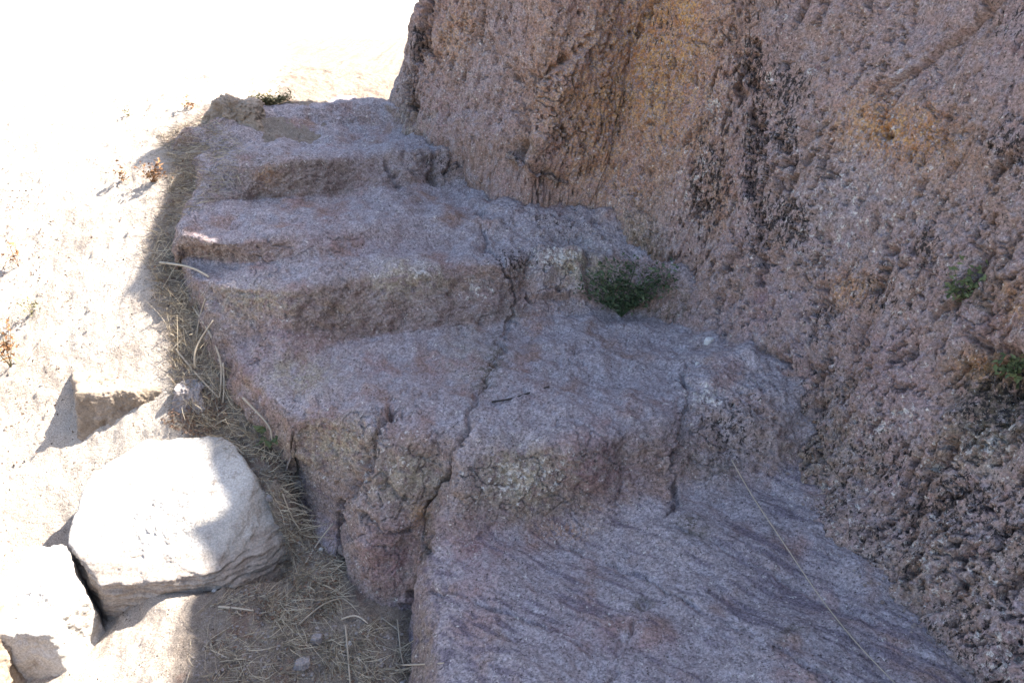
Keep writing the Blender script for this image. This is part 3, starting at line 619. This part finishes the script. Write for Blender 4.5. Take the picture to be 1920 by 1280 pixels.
for pix, w, lab in [
    ([(362, 575), (395, 625), (418, 680), (412, 745)], 6, 'long straight straw sloping down the verge beside the second riser'),
    ([(366, 690, .02), (363, 665, .06), (372, 640, .07), (400, 600, .03)], 6, 'curved grey straw arching over the verge'),
    ([(330, 655), (375, 710), (410, 745)], 5, 'straw slanting past the grey half buried stone'),
    ([(318, 660), (345, 632)], 5, 'short straw at the edge of the sunlight above the grey stone'),
    ([(418, 680), (421, 720), (418, 755)], 5, 'short upright straw at the end of the longest sloping one'),
    ([(455, 745), (485, 775), (508, 800), (510, 825)], 6, 'straw leading down to the small green leaf'),
    ([(440, 835), (458, 852)], 6, 'short straw above the boulder'),
    ([(410, 1137), (440, 1139), (475, 1144)], 6, 'pale straw lying below the boulder front'),
    ([(648, 1172), (652, 1220), (657, 1285)], 6, 'pale upright stalk cut by the bottom edge'),
    ([(752, 1246), (790, 1245), (832, 1242)], 5, 'straw lying across the foot of the slab'),
    ([(745, 1160), (752, 1230), (757, 1246)], 4, 'straw standing against the left side of the slab'),
    ([(530, 925), (545, 965), (560, 990)], 4, 'straw right of the boulder shoulder'),
    ([(570, 1060), (600, 1010), (625, 980)], 5, 'straw slanting up toward the cracked block'),
    ([(640, 1160), (668, 1150), (690, 1168)], 5, 'bent straw under the rounded nose block'),
    ([(560, 1170), (605, 1130), (640, 1120)], 5, 'yellow straw left of the rounded nose block'),
    ([(385, 560), (372, 600), (368, 640)], 4, 'thin straw hanging beside the second step corner')]:
    stalk('dry_stalk', pix, w, STALK, lab, 'stalk', .014, SG, random.uniform(.3, 1))

# ------------------------------------------------------------------ litter that nobody could count
def inpoly(x, y, poly):
    c = np.zeros(len(x), bool); j = len(poly) - 1
    for i in range(len(poly)):
        (xi, yi), (xj, yj) = poly[i], poly[j]
        c ^= ((yi > y) != (yj > y)) & (x < (xj - xi) * (y - yi) / ((yj - yi) or 1e-9) + xi); j = i
    return c
def scatter(poly, n, rs, only=('ground',), clump=False):
    xs = [p[0] for p in poly]; ys = [p[1] for p in poly]; out = []
    while len(out) < n:
        x = rs.uniform(min(xs), max(xs), 400); y = rs.uniform(min(ys), max(ys), 400); m = inpoly(x, y, poly)
        if clump: m &= fbm(np.c_[x / 70, y / 50, x * 0 + 3], 3) + .45 * (y < 900) > rs.uniform(-.4, .5, 400)
        for a, b in zip(x[m], y[m]):
            l, nn, t = hit(a, b, only)
            if t < 9: out.append((l, nn, t))
            if len(out) >= n: break
    return out
VERGE = [(300, 255), (395, 215), (450, 280), (440, 330), (385, 390), (325, 420), (332, 480), (350, 530), (380, 600), (440, 660), (470, 730), (525, 800), (525, 870), (560, 940), (640, 960), (632, 1080), (645, 1150), (755, 1160), (765, 1240), (810, 1290), (350, 1290), (365, 1150), (500, 1060), (510, 1000), (470, 890), (430, 840), (320, 800), (325, 640), (275, 490), (300, 400), (325, 320)]
def blades(sc, rs, lmin, lmax, wd, up, curl):
    n = len(sc); Vb, Fb, vary = [], [], []
    for l, nn, t in sc:
        L = rs.uniform(lmin, lmax); a = rs.uniform(0, 2 * math.pi); e = rs.uniform(*up); d = np.array([math.cos(a) * math.cos(e), math.sin(a) * math.cos(e), math.sin(e)])
        side = np.cross(d, [0, 0, 1]); side /= np.linalg.norm(side) + 1e-6; bend = np.array([rs.normal(), rs.normal(), rs.normal() - .4]) * curl; w = wd * rs.uniform(.6, 1.4)
        side = side * math.cos(1) + np.cross(d, side) * math.sin(rs.uniform(0, 3))
        b0 = len(Vb); v = rs.random()
        for s_ in np.linspace(0, 1, 5):
            c = l + d * L * s_ + bend * L * s_ * s_ + nn * .004; ww = w * (1 - .7 * s_)
            Vb.append(c - side * ww); Vb.append(c + side * ww); vary += [v, v]
        for k in range(4): Fb.append((b0 + 2 * k, b0 + 2 * k + 1, b0 + 2 * k + 3, b0 + 2 * k + 2))
    return np.array(Vb), np.array(Fb), np.array(vary)
rs = np.random.default_rng(3)
sc = scatter(VERGE, 4600, rs, clump=True)
sc += scatter([(520, 940), (640, 960), (640, 1160), (755, 1165), (765, 1240), (640, 1260), (480, 1180), (520, 1050)], 1500, rs, clump=True)
sc += scatter([(480, 880), (530, 860), (640, 960), (640, 1080), (540, 1100), (510, 1040)], 900, rs)
sc += scatter([(300, 255), (395, 215), (455, 270), (450, 330), (385, 390), (320, 420), (325, 320)], 1300, rs, ('ground', 'stair'))
Vb, Fb, vv = blades(sc, rs, .02, .085, .0012, (-.08, .42), .3)
tag(mesh('dry_grass', Vb, Fb, STRAW, None, dict(vary=vv)), 'tangle of dry straw and grass on the shaded verge left of the stairs', 'dry grass', kind='stuff')
sc = scatter([(270, 440), (330, 440), (360, 540), (440, 660), (500, 800), (520, 880), (440, 850), (330, 760), (318, 640), (275, 500)], 1500, rs)
Vb, Fb, vv = blades(sc, rs, .03, .10, .0014, (.2, 1.2), .35)
tag(mesh('grass_tufts', Vb, Fb, STRAW, None, dict(vary=vv)), 'brown grass standing at the edge between sunlight and the steps', 'dry grass', kind='stuff')
def leaves(sc, rs, s0, s1, flat=.6):
    Vl, Fl, vary = [], [], []
    for l, nn, t in sc:
        s_ = rs.uniform(s0, s1); z = nn + rs.normal(size=3) * flat; z /= np.linalg.norm(z); a = np.cross(z, rs.normal(size=3)); a /= np.linalg.norm(a); b = np.cross(z, a) * rs.uniform(.35, .7)
        c = l + nn * rs.uniform(.002, .012); b0 = len(Vl); v = rs.random()
        for u, w_, h in ((-1, 0, 0), (-.2, -.8, .25), (1, 0, .1), (-.1, .8, .3), (0, 0, -.05)): Vl.append(c + s_ * (a * u + b * w_ + z * h)); vary.append(v)
        Fl += [(b0, b0 + 1, b0 + 4), (b0 + 1, b0 + 2, b0 + 4), (b0 + 2, b0 + 3, b0 + 4), (b0 + 3, b0, b0 + 4)]
    return np.array(Vl), np.array(Fl), np.array(vary)
sc = scatter(VERGE, 900, rs, clump=True) + scatter([(300, 790), (340, 745), (420, 740), (430, 790), (380, 830)], 700, rs) + scatter([(480, 1060), (640, 960), (640, 1140), (560, 1180), (450, 1150)], 500, rs) + scatter([(470, 880), (530, 860), (640, 960), (640, 1100), (510, 1040)], 260, rs)
Vb, Fb, vv = leaves(sc, rs, .0028, .0085)
tag(mesh('leaf_litter', Vb, Fb, LEAFLIT, None, dict(vary=vv), False), 'reddish brown leaf litter strewn on the shaded soil', 'leaf litter', kind='stuff')
def chips(sc, rs, s0, s1, mat, name, label):
    D, F = dirs(4); Vc, Fc, vary = [], [], []
    for i, (l, nn, t) in enumerate(sc):
        s_ = rs.uniform(s0, s1) ** 1.0; q = D * (1 + .35 * rs.normal(size=(len(D), 1)) * .6) * (s_ * np.array([rs.uniform(.7, 1.2), rs.uniform(.7, 1.2), rs.uniform(.4, .8)]))
        Vc.append(q + l + nn * s_ * .2); Fc.append(F + i * len(D))
    Vc = np.concatenate(Vc); o = mesh(name, Vc, np.concatenate(Fc), mat, None, dict(layer=np.zeros(len(Vc)), vary=np.zeros(len(Vc))), False); tag(o, label, 'gravel', kind='stuff')
GRAVEL = stone_material('gravel_stone', (.30, .26, .235), (.22, .185, .165), (.36, .33, .31), 0)
chips(scatter(VERGE, 1300, rs), rs, .0015, .0055, GRAVEL, 'gravel', 'small grey stone chips among the litter')
sc = scatter([(1450, 880), (1500, 700), (1640, 900), (1900, 1000), (1900, 1270), (1780, 1270), (1600, 1080)], 450, rs, ('cliff', 'stair'))
GRIT = stone_material('grit', (.25, .20, .175), (.20, .15, .125), (.30, .25, .22), 0)
chips(sc, rs, .0015, .005, GRIT, 'loose_grit', 'crumbly grit clinging to the foot of the cliff')
DK = plain('sunlit_debris', (.03, .02, .015), (.12, .06, .04))
sc = scatter([(5, 260), (230, 200), (300, 300), (270, 480), (320, 640), (310, 720), (140, 720), (100, 860), (5, 900)], 240, rs) + scatter([(5, 330), (120, 350), (80, 560), (5, 560)], 120, rs)
Vb, Fb, vv = leaves(sc, rs, .002, .008)
tag(mesh('ground_debris', Vb, Fb, DK, None, dict(vary=vv), False), 'dark crumbs and dead leaf bits scattered on the glaring ground', 'debris', kind='stuff')

# ------------------------------------------------------------------ plants
def plant(name, px, py, wpx, hpx, n, leaf, mat, label, seed, only=None, stemmat=None, droop=.3, out=.5, asp=.5, group=None):
    l, nn, t = hit(px, py, only); s_ = t / FPX; r_ = np.random.default_rng(seed); root = empty(name, l); tag(root, label, 'plant', group)
    nb = max(4, n // 14); Vl, Fl, vary, SV, SF = [], [], [], [], []
    for k in range(nb):
        side = r_.uniform(-1, 1); hh = r_.uniform(.25, 1)
        tip = np.array([side * wpx / 2 * s_, 0, 0]) + np.array([0, 0, hh * hpx * s_]) + nn * out * r_.uniform(.3, 1) * hpx * s_ * .5
        mid = tip * .5 + np.array([0, 0, .12 * hpx * s_]); Vt, F = tube([np.zeros(3), mid, tip - np.array([0, 0, droop * .2 * hpx * s_])], .0011, .0005, 4, 4)
        SF += [tuple(i + len(SV) for i in f) for f in F]; SV += [tuple(v) for v in Vt]
        for j in range(n // nb):
            u = r_.uniform(.25, 1); c = (2 * u * (1 - u)) * mid + u * u * tip + r_.normal(size=3) * leaf * s_ * .5
            L = leaf * s_ * r_.uniform(.5, 1.1); z = nn * .5 + np.array([0, 0, .6]) + r_.normal(size=3) * .5; z /= np.linalg.norm(z); a = np.cross(z, r_.normal(size=3)); a /= np.linalg.norm(a); b = np.cross(z, a) * asp
            b0 = len(Vl); v = r_.random()
            for x, y, h in ((-.5, 0, 0), (-.1, -.5, .1), (.6, 0, -.1), (-.1, .5, .1), (0, 0, 0)): Vl.append(c + L * (a * x + b * y + z * h)); vary.append(v)
            Fl += [(b0, b0 + 1, b0 + 4), (b0 + 1, b0 + 2, b0 + 4), (b0 + 2, b0 + 3, b0 + 4), (b0 + 3, b0, b0 + 4)]
    mesh('foliage', np.array(Vl), np.array(Fl), mat, root, dict(vary=np.array(vary)), False)
    mesh('stem', np.array(SV), [f for f in SF], stemmat or STALK, root, dict(vary=np.zeros(len(SV))))
    return root
plant('fern', 1165, 594, 200, 105, 900, 12, GREEN, 'dark green fern in the hollow between the stairs and the cliff', 1, stemmat=GREEN)
plant('rock_plant', 1795, 560, 60, 70, 110, 14, LGREEN, 'small green plant rooted in a crack of the cliff face', 2, ('cliff',), LGREEN)
plant('wall_plant', 1900, 705, 60, 40, 80, 14, LGREEN, 'small green plant in the dark hole at the right edge of the cliff', 3, ('cliff',), LGREEN)
plant('seedling', 506, 845, 24, 40, 16, 20, LGREEN, 'single small green seedling at the foot of the cracked block', 4, ('ground',), LGREEN, asp=.8)
DW = 'dry weeds on the sunlit slope'
plant('dry_weed', 285, 342, 70, 36, 150, 8, RUST, 'rust brown dry weed at the edge of the shade by the upper steps', 5, ('ground',), RUST, group=DW)
plant('dry_weed', 232, 340, 30, 34, 50, 8, RUST, 'small rust dry weed left of the larger rust one', 6, ('ground',), RUST, group=DW)
plant('dry_weed', 22, 690, 70, 90, 160, 9, RUST, 'bushy dry weed at the left edge above the sunlit rock', 7, ('ground',), OLIVE, group=DW)
plant('dry_weed', 35, 500, 50, 60, 40, 8, RUST, 'sparse dry weed on the glaring slope above the bushy one', 8, ('ground',), RUST, group=DW)
plant('dry_weed', 60, 590, 40, 40, 36, 8, OLIVE, 'sparse olive weed just above the bushy one', 9, ('ground',), OLIVE, group=DW)
plant('dry_weed', 345, 205, 40, 18, 34, 8, RUST, 'pale dry weed left of the dark skyline rock', 10, ('ground',), RUST, group=DW)
plant('dry_weed', 240, 218, 30, 14, 16, 7, OLIVE, 'faint tiny weed on the far glaring ground', 11, ('ground',), OLIVE, group=DW)
plant('skyline_shrub', 508, 198, 85, 18, 700, 7, OLIVE, 'low olive tuft on the skyline above the top step', 12, ('stair',), OLIVE)

# ------------------------------------------------------------------ light
sl = bpy.data.lights.new('sun', 'SUN'); sl.energy = 5.0; sl.angle = R(.53); sl.color = (1, .95, .87)
so = bpy.data.objects.new('sun', sl); col.objects.link(so); so.rotation_euler = Vector(SUND).to_track_quat('Z', 'Y').to_euler(); so.location = (6, 6, 8)
wd = bpy.data.worlds.new('World'); scene.world = wd; wd.use_nodes = True; nt = wd.node_tree
sky = nt.nodes.new('ShaderNodeTexSky'); sky.sky_type = 'NISHITA'; sky.sun_disc = False; sky.sun_elevation = SUN_EL
sky.sun_rotation = math.atan2(SUND[0], SUND[1]); sky.air_density = 1.0; sky.dust_density = 2.0
bg = nt.nodes['Background']; nt.links.new(sky.outputs[0], bg.inputs[0]); bg.inputs[1].default_value = .10
scene.view_settings.view_transform = 'Standard'; scene.view_settings.look = 'None'; scene.view_settings.gamma = 1
scene.view_settings.exposure = 2.48
scene.render.engine = 'CYCLES'; scene.cycles.use_denoising = True; scene.cycles.denoiser = 'OPENIMAGEDENOISE'; scene.cycles.denoising_input_passes = 'RGB_ALBEDO_NORMAL'; scene.cycles.denoising_prefilter = 'ACCURATE'; scene.cycles.max_bounces = 6; scene.cycles.filter_width = 1.5
